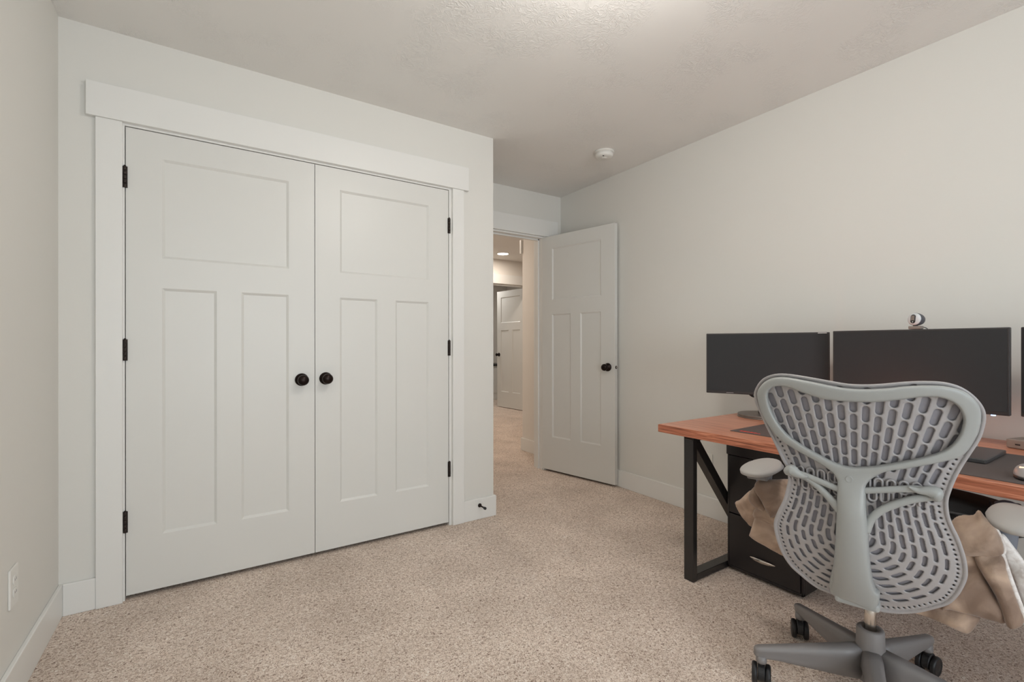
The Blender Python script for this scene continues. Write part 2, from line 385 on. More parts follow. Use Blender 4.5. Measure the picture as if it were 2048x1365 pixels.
# its face y=0 looks to local -y; swap so the face towards the camera is the seen one
knob(d3, .672, .928); knob(d3, .672, .928, .035, flip=-1)
MB().lathe([(.0125, .7345), (.0125, .7365), (.009, .7372), (.008, .7365)], (0, .0175, .928), 'x', 24).build('latch_collar', M['bronze'], d3)
MB().lathe([(.0072, .735), (.0072, .7425), (.005, .746), (.001, .747)], (0, .0175, .928), 'x', 20).build('latch_bolt', M['steel'], d3)
for z in (1.83, 1.08, .34): MB().lathe([(.006, z-.045), (.006, z+.045)], (-.006, .037, 0), 'z', 12).build('hinge', M['hinge'], d3)
# far door at the end of the hall
a4 = math.atan2(6.36-7.12, 4.42-4.353)
d4 = door_struct('door_4', door_mesh(0, .762, .012, 2.045, [(.11, .645, 1.49, 1.935), (.11, .33, .28, 1.36), (.43, .645, .28, 1.36)]), (4.353, 7.12, 0), a4,
                 'white panelled door standing open in the far room past the hall')
knob(d4, .055, .93)
# white cabinet with dark top in the far room
cb = empty('low_cabinet', (4.62, 8.35, 0), 0, 'low white panelled cabinet with a dark top in the far room', 'cabinet')
MB().box(-.6, .6, -.30, .30, .0, .68).box(-.61, .61, -.312, -.30, 0, .11).build('body', M['trim'], cb, .003)
MB().box(-.62, .62, -.33, .32, .68, .71).build('countertop', M['black_plastic'], cb, .003)
for k in (-1, 0, 1): MB().box(k*.39-.18, k*.39+.18, -.316, -.301, .14, .64).build('cabinet_door', M['trim'], cb, .003)

# ------------------------------------------------------------------ small fittings
def outlet(loc, rz, label):
    e = empty('outlet', loc, rz, label, 'outlet', None)
    MB().box(-.006, 0, -.037, .037, -.060, .060).build('cover_plate', M['white'], e, .0025)
    for s in (-1, 1):
        q = MB().loft([[(x, .017*math.cos(t)*1.0, s*.0195+max(-.0135, min(.0135, .017*math.sin(t)))) for t in [2*math.pi*i/28 for i in range(28)]] for x in (-.006, -.0085)], False).build('socket', M['white'], e, .0006)
        MB().box(-.0088, -.0084, -.0075, -.0055, s*.0195-.002, s*.0195+.006).box(-.0088, -.0084, .0055, .0075, s*.0195-.001, s*.0195+.005).build('slots', M['black_plastic'], q)
    return e
outlet((XL, 2.052, .3585), R(180), 'white duplex outlet low on the left wall')
outlet((XR, 1.822, .345), 0, 'white duplex outlet on the long wall under the desk, behind the desk leg')
# smoke detector
sd = empty('smoke_detector', (2.31, 2.355, H), 0, 'round white smoke detector on the ceiling near the long wall', 'smoke detector')
MB().lathe([(.066, 0), (.068, -.003), (.068, -.009), (.062, -.012), (.060, -.013)], n=48).build('base_ring', M['white'], sd)
MB().lathe([(.060, -.011), (.060, -.030), (.057, -.037), (.045, -.043), (.025, -.0435), (.002, -.0435)], n=48).build('cover', M['white'], sd)
MB().lathe([(.020, -.043), (.019, -.046), (.010, -.0475), (.001, -.048)], n=28).build('test_button', M['white'], sd)
MB().box(-.040, -.030, -.030, -.024, -.0455, -.0425).build('vent_slot', M['black_plastic'], sd)
# door stop
ds = empty('door_stop', (1.449, YC-BT, .088), 0, 'dark bronze door stop screwed into the corner baseboard', 'door stop')
MB().lathe([(.0125, 0), (.0125, -.004), (.009, -.008), (.0045, -.010), (.0045, -.058)], axis='y', n=20).build('rod', M['bronze'], ds)
MB().lathe([(.0065, -.056), (.0085, -.060), (.0085, -.072), (.006, -.076), (.001, -.077)], axis='y', n=20).build('rubber_tip', M['black_plastic'], ds)
# ceiling lamp, one hall light, two unseen ones added for their light
cl = empty('ceiling_lamp', (1.0, .93, H), 0, 'flush ceiling lamp in the middle of the room', 'ceiling lamp')
MB().lathe([(.15, 0), (.155, -.02), (.14, -.025)], n=48).build('lamp_base', M['white'], cl)
MB().lathe([(.138, -.022), (.125, -.040), (.08, -.055), (.001, -.060)], n=48).build('diffuser', M['lamp'], cl)
for i, (x, y, t_) in enumerate(((3.64, 5.79, 'round recessed light glowing in the hall ceiling before the far doorway'), (2.15, 4.75, 'recessed hall light added unseen behind the closet corner to brighten the hall'), (4.05, 7.35, 'recessed light added unseen in the far room to light its door'))):
    e = empty('recessed_or_fill_light', (x, y, H), 0, t_, 'ceiling light')
    MB().lathe([(.092, 0), (.095, -.004), (.085, -.008), (.080, -.006)], n=40).build('trim_ring', M['white'], e)
    MB().lathe([(.080, -.0055), (.078, -.008), (.001, -.008)], n=40).build('diffuser', M['lamp'], e)

# ------------------------------------------------------------------ desk
DFX, DBX, DY0, DY1, DZ = 1.818, 2.660, -.20, 1.493, .722
dk = empty('desk', (2.24, .65, 0), 0, 'long wood-topped desk with black steel leg frames along the right wall', 'desk')
def L(x): return x-2.24
def K(y): return y-.65
MB().box(L(DFX+.0012), L(2.530), K(DY0+.0012), K(DY1-.0012), DZ-.038, DZ).build('tabletop', M['wood'], dk, .003)
tag(MB().box(L(2.533), L(DBX), K(DY0+.0012), K(DY1-.0012), DZ-.038, DZ-.0005).build('rear_board', M['wood2'], dk, .002), 'pinker rear plank')
tag(MB().box(L(DFX), L(DFX+.0012), K(DY0), K(DY1), DZ-.0365, DZ-.0015).build('front_edge', M['edge'], dk), 'streaky sawn front edge')
for ya, yb in ((1.348, 1.398), (-.10, -.05)):
    fr = MB()
    fr.box(L(1.885), L(1.915), K(ya), K(yb), 0, DZ-.038).box(L(2.575), L(2.605), K(ya), K(yb), 0, DZ-.038)
    fr.box(L(1.915), L(2.575), K(ya), K(yb), .004, .034).box(L(1.915), L(2.575), K(ya), K(yb), DZ-.068, DZ-.038)
    fr.build('leg_frame', M['black_metal'], dk, .002)
    # slanted brace in the leg frame
    p0 = Vector((L(1.878), 0, .700)); p1 = Vector((L(2.42), 0, .020)); d_ = (p1-p0).normalized(); n_ = Vector((-d_.z, 0, d_.x))*.021
    p0 = p0+d_*.03; a = [p0+n_, p1+n_, p1-n_, p0-n_]
    br = MB(); br.add([(p.x, K(y), p.z) for y in (ya+.003, yb-.003) for p in a], [(0, 1, 2, 3), (4, 7, 6, 5), (0, 4, 5, 1), (1, 5, 6, 2), (2, 6, 7, 3), (3, 7, 4, 0)])
    br.build('brace', M['black_metal'], dk, .002)
# file cabinet
fc = empty('file_cabinet', (2.152, 1.170, 0), 0, 'black two-drawer file cabinet tucked under the left end of the desk', 'cabinet')
MB().box(.016, .46, -.175, .175, .012, .605).box(.0, .016, -.175, -.166, .012, .565).box(.0, .016, .166, .175, .012, .565).box(.0, .016, -.175, .175, .012, .024).build('body', M['cabinet'], fc, .002)
MB().box(-.006, .465, -.178, .178, .565, .640).build('top', M['cabinet'], fc, .003)
for i, (z0, z1) in enumerate(((.027, .279), (.284, .562))):
    dr = MB().box(-.004, .014, -.163, .163, z0, z1).build('drawer', M['cabinet'], fc, .002)
    zc_ = .103 if i == 0 else .385
    hn = MB()
    hn.tube([(-.006, .058, zc_), (-.012, .03, zc_), (-.014, 0, zc_), (-.012, -.03, zc_), (-.006, -.058, zc_)], [.002, .008, .010, .008, .002], 14, .55)
    hn.build('handle', M['steel'], dr)
# monitors
def monitor(name_label, left, right, z0, z1, base, led=None, bez=.007, chin=.014, disc=.125, th=.022):
    """left/right = plan positions of the screen's ends as seen from the chair"""
    a = Vector((left[0], left[1], 0)); b_ = Vector((right[0], right[1], 0)); wd = (b_-a).length; mid = (a+b_)/2
    rz = math.atan2((b_-a).y, (b_-a).x)          # local +x = screen's right, local +y = towards the wall
    e = empty('monitor', (mid.x, mid.y, DZ), rz, name_label, 'monitor')
    z0 -= DZ; z1 -= DZ; hw = wd/2
    MB().box(-hw, hw, 0, th, z0, z1).box(-hw*.55, hw*.55, th, th+.022, z0+.05, z1-.06).build('housing', M['bezel'], e, .003)
    MB().box(-hw+bez, hw-bez, -.0008, .004, z0+chin, z1-bez).build('screen', M['screen'], e)
    bx, by = base
    MB().lathe([(disc, 0), (disc, .004), (disc-.004, .005), (disc-.001, .009), (disc-.002, .016), (disc-.012, .0175), (.001, .018)], (bx, by, 0), n=64).build('stand_base', M['base_disc'], e)
    MB().box(bx-.025, bx+.025, by-.008, by+.010, .016, z0+.16).box(bx-.022, bx+.022, th+.02, by+.001, z0+.10, z0+.15).build('stand_neck', M['bezel'], e, .003)
    if led is not None:
        MB().box(led-.006, led+.006, .004, .012, z0-.004, z0+.0005).build('power_light', M['led'], e)
    return e, rz, wd
m1, r1, w1 = monitor('left one of the three switched-off monitors, angled towards the chair', (2.271, 1.542), (2.493, 1.034), .843, 1.163, (-.01, .085))
# right end is the end nearer to the window; small badge on the top bezel corner
MB().box(w1/2-.048, w1/2-.012, -.0015, .001, 1.1575-DZ, 1.1605-DZ).build('badge', M['white'], m1)
MB().box(-w1/2+.10, -w1/2+.135, -.0012, .001, .8485-DZ, .8505-DZ).build('badge', M['silver'], m1)
MB().tube([(-.075, .03, .128), (-.055, .03, .112), (-.02, .035, .10), (.0, .06, .07)], [.006, .006, .003, .003], 10).build('cable', M['black_plastic'], m1)
m2, r2, w2 = monitor('largest middle monitor of the three, carrying the webcam', (2.44, 1.000), (2.44, .427), .842, 1.166, (0, .10), led=.262-.02)
m3, r3, w3 = monitor('right monitor cut off by the edge of the photo', (2.465, .405), (2.245, -.09), .842, 1.166, (-.01, .20))
# webcam
wc = empty('webcam', (2.452, .700, 1.166), 0, 'round white and grey webcam clipped on the middle monitor', 'webcam')
MB().box(-.016, .026, -.026, .026, .001, .017).box(.020, .030, -.020, .020, -.05, .017).build('clip', M['dock'], wc, .003)
wc.scale = (.8, .8, .8)
hd = MB().lathe([(.026, .030), (.030, .020), (.0325, .004), (.032, -.008)], axis='x', n=40).build('housing', M['camgrey'], wc, loc=(0, 0, .0515), rot=(0, R(6), R(-18)))
MB().lathe([(.0315, -.006), (.031, -.011), (.027, -.015), (.018, -.0175), (.001, -.018)], axis='x', n=40).build('face', M['camwhite'], hd)
def stad(w_, h_, n=24):
    return [(w_*math.cos(t), (h_-w_)*(1 if math.sin(t) > 0 else -1)+w_*math.sin(t)) for t in [2*math.pi*(i+.5)/n for i in range(n)]]
lo = MB().loft([[(x, a, b_) for a, b_ in stad(.0115, .0225)] for x in (-.010, -.0195)], False).build('lens_panel', M['black_plastic'], hd, .001)
MB().box(-.0215, -.019, -.008, .008, -.008, .017).build('lens', M['dock'], lo, .002)
MB().lathe([(.003, -.0195), (.003, -.0205)], (0, 0, -.0155), 'x', 12).build('indicator', M['white'], lo)
MB().lathe([(.010, .010), (.010, .024)], (0, 0, 0), 'z', 16).build('swivel', M['black_plastic'], wc)
MB().tube([(.026, -.020, .012), (.045, -.035, .002), (.05, -.045, -.03)], .002, 8).build('cable', M['black_plastic'], wc)
# mats
ml = MB().box(-.148, .148, -.125, .125, 0, .003).build('mouse_pad', M['mat'], None, .001, (2.085, 1.075, DZ), (0, 0, R(1)))
tag(ml, 'dark mouse pad with red lettering at the left end of the desk', 'mouse pad')
lg = MB(); random.seed(4); x_ = .095
for wl in (.012, .016, .010, .014, .012, .006, .009):
    lg.box(-.130, -.112, x_-wl, x_-.002, .0028, .0034) if wl > .009 else lg.box(-.130, -.120, x_-wl, x_-.002, .0028, .0034)
    x_ -= wl+.002
lg.build('red_lettering', M['red'], ml)
mr = MB().box(-.236, .236, -.43, .27, 0, .003).build('desk_mat', M['mat'], None, .001, (2.088, .09+.33, DZ), (0, 0, 0))
tag(mr, 'large plain dark desk mat under the mouse, right of the chair back', 'desk mat')
kb = empty('added_keyboard', (2.03, .820, DZ+.003), 0, 'low block of keys added unseen behind the chair back for its red glow', 'added_keyboard')  # added unseen, to cast a red glow on mat and desk
MB().box(-.065, .065, -.118, .118, 0, .018).build('case', M['black_plastic'], kb, .003)
ky = MB()
for i in range(5):
    for j in range(11): ky.box(-.055+i*.022, -.055+i*.022+.018, -.112+j*.0205, -.112+j*.0205+.017, .019, .027)
ky.build('keys', M['dark'], kb, .001)
MB().box(-.058, .058, -.114, .114, .018, .0192).build('added_backlight', M['key_red'], kb)
tb = MB().box(-.125, .125, -.14, .14, 0, .014).build('closed_laptop', M['dark'], None, .003, (2.178, .552, DZ+.0035), (0, 0, R(0)))
tag(tb, 'slim dark closed laptop lying on the desk mat beside the mouse', 'laptop')
MB().box(-.118, .118, -.134, .134, -.0006, .001).build('foot_strip', M['black_plastic'], tb)
# mouse
ms = empty('mouse', (1.945, .298, DZ+.003), R(8), 'silver mouse with a glowing light on the desk mat', 'mouse')
def dome(lx, ly, hz, z0, nseg=14, nr=28, k=2.3):
    rings = []
    for i in range(nseg+1):
        t = i/nseg*math.pi/2; s_ = math.cos(t)**.75 if i < nseg else .01
        rings.append([(lx*s_*math.copysign(abs(math.cos(a))**(2/k), math.cos(a)), ly*s_*math.copysign(abs(math.sin(a))**(2/k), math.sin(a)), z0+hz*math.sin(t)) for a in [2*math.pi*j/nr for j in range(nr)]])
    return rings
MB().loft([[(x*.99, y*.99, 0) for x, y, _ in dome(.060, .036, .03, .0)[0]]]+dome(.060, .036, .003, .009)[:1]).build('mouse_base', M['black_plastic'], ms)
MB().loft(dome(.060, .036, .030, .009)).build('mouse_shell', M['silver'], ms)
MB().tube([(-.028, .022, .0325), (-.036, .008, .0335), (-.036, -.008, .0335), (-.028, -.022, .0325)], .0024, 8, .5).build('mouse_light', M['mouse_led'], ms)
# dock, cap
dc = empty('usb_dock', (2.50, .372, DZ), R(-16), 'small warm-grey box with ports at the right edge of the desk', 'dock')
MB().box(-.045, .045, -.075, .062, .001, .034).build('case', M['dock'], dc, .004)
pt = MB()
for y in (.030, .004, -.022): pt.box(-.0458, -.044, y-.008, y+.006, .014, .019)
pt.build('ports', M['black_plastic'], dc)
cp = MB().lathe([(.010, 0), (.011, .004), (.009, .009), (.003, .011)], (0, 0, 0), 'z', 20).build('silver_cap', M['silver'], None, 0, (2.385, .510, DZ))
tag(cp, 'tiny silver dome on the desk behind the closed laptop', 'cap')
ps = MB().box(-.03, .03, -.11, .11, -.032, -.002).build('power_strip', M['white'], None, .004, (2.02, 1.02, DZ-.038))
tag(ps, 'small white power strip mounted under the desktop above the left arm pad', 'power strip')
point('added_desk_glow', (2.30, .72, DZ+.10), .55, (1, .30, .12), .03)  # both point lights are added, no fixture, to tint the desk orange
point('added_desk_glow', (2.12, .93, DZ+.06), .5, (1, .25, .10), .03)

# outlines of the chair back and blanket folds in the chair's own plane (across, up), metres
SHELL = [(0.2638,0.9613),(0.262,0.9286),(0.2508,0.8984),(0.2362,0.8614),(0.2214,0.8291),(0.2087,0.8004),(0.1956,0.7684),(0.1838,0.7455),(0.1792,0.715),(0.184,0.6855),(0.1937,0.6461),(0.2084,0.6099),(0.2182,0.5802),(0.2213,0.5589),(0.2174,0.5261),(0.2089,0.4909),(0.1992,0.4647),(0.1811,0.4348),(0.1571,0.4151),(0.1337,0.3972),(0.1104,0.3863),(0.0869,0.3842),(0.0513,0.3838),(0.0157,0.3791),(-0.0114,0.373),(-0.0388,0.3729),(-0.0736,0.3822),(-0.1069,0.3984),(-0.1388,0.4226),(-0.165,0.4449),(-0.1811,0.4739),(-0.1915,0.504),(-0.1974,0.5296),(-0.1981,0.5535),(-0.1945,0.5829),(-0.188,0.6107),(-0.1809,0.6346),(-0.1716,0.6581),(-0.1655,0.6795),(-0.1627,0.6987),(-0.1622,0.7218),(-0.1663,0.7432),(-0.1752,0.7764),(-0.1884,0.8129),(-0.2056,0.8527),(-0.2162,0.8784),(-0.2221,0.9036),(-0.2251,0.9315),(-0.2218,0.9527),(-0.2114,0.9737),(-0.1957,0.9926),(-0.1757,1.007),(-0.149,1.0152),(-0.1152,1.0162),(-0.0804,1.0133),(-0.0446,1.0075),(-0.0074,1.003),(0.0316,1.0027),(0.0722,1.0087),(0.1151,1.0155),(0.1609,1.0212),(0.1936,1.0211),(0.2215,1.013),(0.2443,0.9956)]
FRAME = [(0.2526,0.9606),(0.2378,0.9872),(0.2187,1.0032),(0.1967,1.0111),(0.1659,1.0123),(0.1127,1.0046),(0.0703,0.9966),(0.0303,0.9913),(-0.0082,0.9917),(-0.0449,0.996),(-0.0803,1.0027),(-0.1145,1.0062),(-0.1478,1.0063),(-0.1787,0.9982),(-0.1984,0.9825),(-0.2119,0.9607),(-0.2158,0.9338),(-0.2125,0.9001),(-0.2032,0.8719),(-0.1927,0.8493),(-0.1775,0.8322),(-0.1506,0.82),(-0.1161,0.8065),(-0.0805,0.7934),(-0.0438,0.7805),(-0.021,0.7628),(-0.008,0.7472),(-0.0022,0.7327),(-0.0025,0.714),(-0.0035,0.6773),(-0.0069,0.6212),(-0.0097,0.5473),(-0.0148,0.485),(-0.0209,0.4542),(-0.03,0.4403),(-0.0175,0.3923),(0.0314,0.4008),(0.0824,0.3996),(0.0777,0.4602),(0.0725,0.4879),(0.0679,0.5219),(0.0632,0.5789),(0.0605,0.6385),(0.0592,0.6954),(0.0588,0.72),(0.0582,0.7373),(0.0679,0.7563),(0.0936,0.7759),(0.1355,0.7964),(0.1733,0.8151),(0.2061,0.8395),(0.2323,0.8772),(0.2483,0.9173)]
HOLE = [(0.223,0.9558),(0.2148,0.975),(0.1955,0.9857),(0.1661,0.9845),(0.1294,0.9717),(0.086,0.9596),(0.0448,0.9564),(0.0055,0.9573),(-0.0324,0.9608),(-0.0686,0.9681),(-0.1036,0.9763),(-0.1375,0.9789),(-0.1598,0.9715),(-0.1755,0.9572),(-0.1842,0.9348),(-0.1841,0.9131),(-0.1769,0.8848),(-0.1616,0.8585),(-0.1391,0.8403),(-0.1044,0.8234),(-0.0684,0.8091),(-0.0312,0.7952),(0.005,0.7851),(0.0318,0.7815),(0.0622,0.7864),(0.0995,0.8025),(0.1414,0.824),(0.1758,0.8477),(0.2013,0.8811),(0.2182,0.9204)]
ARM_UL = [(-0.304,0.0539,0.7157),(-0.3024,0.0852,0.7253),(-0.2978,0.1226,0.7351),(-0.2911,0.1571,0.7415)]
ARM_LL = [(-0.3018,0.052,0.661),(-0.2992,0.0799,0.6918),(-0.2979,0.1063,0.7162),(-0.2959,0.1299,0.732),(-0.2911,0.1546,0.7377)]
ARM_UR = [(-0.3064,0.0006,0.7242),(-0.3058,-0.0318,0.7318),(-0.3026,-0.0709,0.7413),(-0.2962,-0.1086,0.746),(-0.2879,-0.1362,0.7362)]
ARM_LR = [(-0.3028,-0.0012,0.6216),(-0.3023,-0.0135,0.6528),(-0.3009,-0.0337,0.6788),(-0.2978,-0.0612,0.6993),(-0.2943,-0.0993,0.7203),(-0.2875,-0.1344,0.7309)]
KNOB_L = [(-0.3023,0.1774,0.7403),(-0.3071,0.1644,0.7478),(-0.3094,0.1519,0.7421),(-0.3121,0.1372,0.737),(-0.3146,0.1263,0.7381)]
KNOB_R = [(-0.3023,-0.1409,0.7275),(-0.3059,-0.1363,0.7431),(-0.3102,-0.1219,0.7472),(-0.314,-0.1045,0.7458),(-0.3183,-0.0878,0.7521)]
BADGE = [(-0.3323,0.0314,0.7501)]
BL = {'R1':(0.02,[(-0.1768,0.5816),(-0.1894,0.6105),(-0.2079,0.6233),(-0.2272,0.6277),(-0.2352,0.6422),(-0.2421,0.6423),(-0.252,0.6265),(-0.2666,0.6134),(-0.279,0.585),(-0.2856,0.5567),(-0.2837,0.5425),(-0.2665,0.5267),(-0.2421,0.5183),(-0.217,0.5168),(-0.1966,0.5153),(-0.1789,0.5419)]),'R2':(0.0,[(-0.1746,0.5215),(-0.2254,0.5288),(-0.2547,0.4522),(-0.2925,0.3771),(-0.2879,0.3512),(-0.2643,0.349),(-0.2253,0.3496),(-0.1797,0.3497),(-0.1587,0.3565)]),'R3':(-0.0,[(-0.2254,0.5246),(-0.2786,0.5424),(-0.2926,0.4846),(-0.3137,0.4088),(-0.3218,0.3813),(-0.3118,0.3577),(-0.2897,0.3519),(-0.2691,0.4229)]),'R4':(0.0,[(-0.1373,0.3634),(-0.1797,0.3597),(-0.2401,0.3509),(-0.2322,0.3134),(-0.2183,0.2899),(-0.2053,0.2889),(-0.1692,0.3003),(-0.1264,0.3057),(-0.0954,0.3104)]),'L1':(0.02,[(0.3241,0.6075),(0.3112,0.6259),(0.2641,0.6363),(0.2113,0.6425),(0.2039,0.5929),(0.2188,0.5523),(0.255,0.5166),(0.2704,0.5043),(0.2797,0.5144),(0.3001,0.5521),(0.3225,0.5865)]),'L2':(0.03,[(0.3459,0.5705),(0.3263,0.5941),(0.3006,0.553),(0.2801,0.5098),(0.2974,0.5041),(0.3263,0.5207),(0.3427,0.5351),(0.3492,0.5517)]),'L3':(0.06,[(0.4057,0.5081),(0.3901,0.5227),(0.3527,0.5655),(0.3444,0.5361),(0.3131,0.5101),(0.3445,0.4355),(0.3697,0.4495),(0.3902,0.4743)]),'L4':(0.03,[(0.315,0.5178),(0.2738,0.5095),(0.2129,0.5372),(0.1908,0.4743),(0.1982,0.3753),(0.2431,0.3692),(0.2975,0.3907),(0.3444,0.4085),(0.346,0.4261)]),'W1':(0.05,[(-0.2697,0.5494),(-0.2872,0.5805),(-0.3082,0.5529),(-0.3288,0.5178),(-0.3543,0.4716),(-0.3587,0.3365),(-0.3314,0.3421),(-0.3129,0.4309),(-0.2891,0.52)])}
# ------------------------------------------------------------------ the mesh-backed task chair
CH = empty('office_chair', (1.715, .60, 0), R(17), 'light grey office chair with a perforated plastic back, seen from behind', 'office chair')
_zz = [.36, .42, .5, .6, .7, .8, .9, 1.02]; _bb = [-.17, -.215, -.255, -.275, -.275, -.29, -.315, -.35]
# smooth profile of the back
_zf = np.linspace(.34, 1.06, 73); _bf = np.interp(_zf, _zz, _bb)
for _ in range(30): _bf[1:-1] = (_bf[:-2]+2*_bf[1:-1]+_bf[2:])/4
def S(a, z): return np.interp(z, _zf, _bf)+.9*(a-.015)**2

def smooth_poly(pts, res=4):
    P = np.array(pts); n = len(P); out = []
    for i in range(n):
        p0, p1, p2, p3 = P[i-1], P[i], P[(i+1) % n], P[(i+2) % n]
        for k in range(res):
            t = k/res
            out.append(.5*((2*p1)+(p2-p0)*t+(2*p0-5*p1+4*p2-p3)*t*t+(3*p1-p0-3*p2+p3)*t**3))
    return np.array(out)
def poly_sdf(poly, A, Z):
    x = A.ravel(); y = Z.ravel(); d = np.full(x.shape, 1e9); ins = np.zeros(x.shape, bool)
    n = len(poly)
    for i in range(n):
        x0, y0 = poly[i]; x1, y1 = poly[(i+1) % n]; dx, dy = x1-x0, y1-y0; L2 = dx*dx+dy*dy
        if L2 < 1e-14: continue
        t = np.clip(((x-x0)*dx+(y-y0)*dy)/L2, 0, 1)
        d = np.minimum(d, (x-x0-t*dx)**2+(y-y0-t*dy)**2)
        c = (y0 > y) != (y1 > y)
        with np.errstate(all='ignore'): ins ^= c & (x < (x1-x0)*(y-y0)/(y1-y0)+x0)
    return (np.sqrt(d)*np.where(ins, -1, 1)).reshape(A.shape)
def plate(name, D, A, Z, front, back, m_, parent):
    """solid plate from a signed field D (<0 inside) on grid A,Z; front/back give local x for (a,z,depth)"""
    ny, nx = D.shape; N = nx*ny; Df = D.ravel().astype(float).copy(); Df[np.abs(Df) < 1e-7] = 1e-7
    idx = np.arange(N).reshape(ny, nx)
    a = idx[:-1, :-1].ravel(); b_ = idx[:-1, 1:].ravel(); c = idx[1:, 1:].ravel(); d = idx[1:, :-1].ravel()
    T_ = np.concatenate([np.stack([a, b_, c], 1), np.stack([a, c, d], 1)])
    ins = Df < 0; cnt = ins[T_].sum(1)
    def ek(p, q):
        lo = np.minimum(p, q); df = np.abs(p-q); ty = np.where(df == 1, 0, np.where(df == nx, 1, 2)); return N+3*lo+ty
    tris = [T_[cnt == 3]]; quads = []; segs = []
    for k in range(3):
        p, q, r = T_[:, k], T_[:, (k+1) % 3], T_[:, (k+2) % 3]
        s = (cnt == 1) & ins[p]; P, Q, R_ = p[s], q[s], r[s]; e1, e2 = ek(P, Q), ek(P, R_)
        tris.append(np.stack([P, e1, e2], 1)); segs.append(np.stack([e1, e2], 1))
        s = (cnt == 2) & ~ins[p]; P, Q, R_ = p[s], q[s], r[s]; e1, e2 = ek(P, Q), ek(P, R_)
        quads.append(np.stack([e1, Q, R_, e2], 1)); segs.append(np.stack([e2, e1], 1))
    tris = np.concatenate(tris); quads = np.concatenate(quads); segs = np.concatenate(segs)
    keys = np.unique(np.concatenate([tris.ravel(), quads.ravel()]))
    Af, Zf = A.ravel(), Z.ravel(); pa = np.empty(len(keys)); pz = np.empty(len(keys)); dep = np.zeros(len(keys))
    nd = keys < N; pa[nd] = Af[keys[nd]]; pz[nd] = Zf[keys[nd]]; dep[nd] = -Df[keys[nd]]
    ke = keys[~nd]-N; lo = ke//3; ty = ke % 3; hi = lo+np.where(ty == 0, 1, np.where(ty == 1, nx, nx+1))
    t = Df[lo]/(Df[lo]-Df[hi]); pa[~nd] = Af[lo]*(1-t)+Af[hi]*t; pz[~nd] = Zf[lo]*(1-t)+Zf[hi]*t
    ix = lambda x: np.searchsorted(keys, x)
    tris, quads, segs = ix(tris), ix(quads), ix(segs); nk = len(keys)
    V = np.concatenate([np.stack([front(pa, pz, dep), pa, pz], 1), np.stack([back(pa, pz, dep), pa, pz], 1)])
    faces = [tris.tolist(), quads.tolist(), (tris[:, ::-1]+nk).tolist(), (quads[:, ::-1]+nk).tolist(),
             np.stack([segs[:, 1], segs[:, 0], segs[:, 0]+nk, segs[:, 1]+nk], 1).tolist()]
    me = bpy.data.meshes.new(name); me.from_pydata(V.tolist(), [], [tuple(f) for g in faces for f in g])
    me.polygons.foreach_set('use_smooth', [True]*len(me.polygons)); me.materials.append(m_)
    bm = bmesh.new(); bm.from_mesh(me); bmesh.ops.recalc_face_normals(bm, faces=bm.faces)
    for e in bm.edges:
        if len(e.link_faces) == 2 and e.calc_face_angle(0) > R(50): e.smooth = False
    bm.to_mesh(me); bm.free()
    o = bpy.data.objects.new(name, me); C.objects.link(o); o.parent = parent
    return o
def grid(a0, a1, z0, z1, st):
    return np.meshgrid(np.arange(a0, a1, st), np.arange(z0, z1, st))
def rnd(d, r): return np.sqrt(np.clip(1-(1-np.clip(d/r, 0, 1))**2, 0, 1))

# --- perforated shell
A, Z = grid(-.262, .292, .365, 1.045, .00165)
shp = smooth_poly(SHELL, 3); Do = poly_sdf(shp, A, Z)
st_ = .00165
def look(F, a, z):
    i = np.clip(((z-.365)/st_+.5).astype(int), 0, F.shape[0]-1); j = np.clip(((a+.262)/st_+.5).astype(int), 0, F.shape[1]-1)
    return F[i, j]
a0c = .022
# half width of the shell at each height
hwz = np.array([ (np.ptp(A[0][row < 0])/2 if (row < 0).any() else .1) for row in Do])
# upper fan
z0 = .36; rr = np.hypot(A-a0c, Z-z0); th = np.arctan2(A-a0c, Z-z0); pit = .0455
ci = np.round(th/pit); dth = (th-ci*pit)*rr; off = np.where(ci % 2 == 0, 0, .5); rp = .0475
rj = (np.round((rr-.40)/rp-off)+off)*rp+.40; wv = .0066*(rj/.50); ln = .0210
cap = np.hypot(dth, np.maximum(np.abs(rr-rj)-(ln-wv), 0))-wv
cz = z0+rj*np.cos(ci*pit); ca = a0c+rj*np.sin(ci*pit)
okc = (look(Do, ca, cz) < -.022) & (cz > .755)
slot = np.where(okc, cap, 1e3)
# lower part: rings of slots, each a scaled copy of the shell's own outline
seg = np.diff(np.vstack([shp, shp[:1]]), axis=0); sl = np.hypot(seg[:, 0], seg[:, 1]); cum = np.concatenate([[0], np.cumsum(sl)])
zc, ac = .600, .013
phs = np.linspace(-math.pi/2, math.pi/2, 121); rs = np.linspace(.05, .32, 271)
rho = []
for p in phs:                                   # p: -90 deg = right side, 0 = straight down, 90 = left side
    inside = look(Do, ac+rs*math.sin(p), zc-rs*math.cos(p)) < 0
    rho.append(rs[inside].max())
rho = np.array(rho)
for _ in range(12): rho[1:-1] = (rho[:-2]+2*rho[1:-1]+rho[2:])/4
zrow = Z[:, 0]
hL = np.array([A[0][r_ < 0].max()-ac if (r_ < 0).any() else .1 for r_ in Do]); hR = np.array([ac-A[0][r_ < 0].min() if (r_ < 0).any() else .1 for r_ in Do])
up = Z > zc
ph = np.arctan2(A-ac, np.maximum(zc-Z, 1e-9)); rad_ = np.where(up, np.abs(A-ac), np.hypot(A-ac, Z-zc))
sc_l = np.interp(zc, zrow, hL)/rho[-1]; sc_r = np.interp(zc, zrow, hR)/rho[0]
ref = np.where(up, np.where(A > ac, np.interp(Z, zrow, hL), np.interp(Z, zrow, hR)), np.interp(ph, phs, rho)*np.where(A > ac, 1+(sc_l-1)*np.abs(ph)/(math.pi/2), 1+(sc_r-1)*np.abs(ph)/(math.pi/2)))
F_ = rad_/ref; f0, fp_ = .825, .098
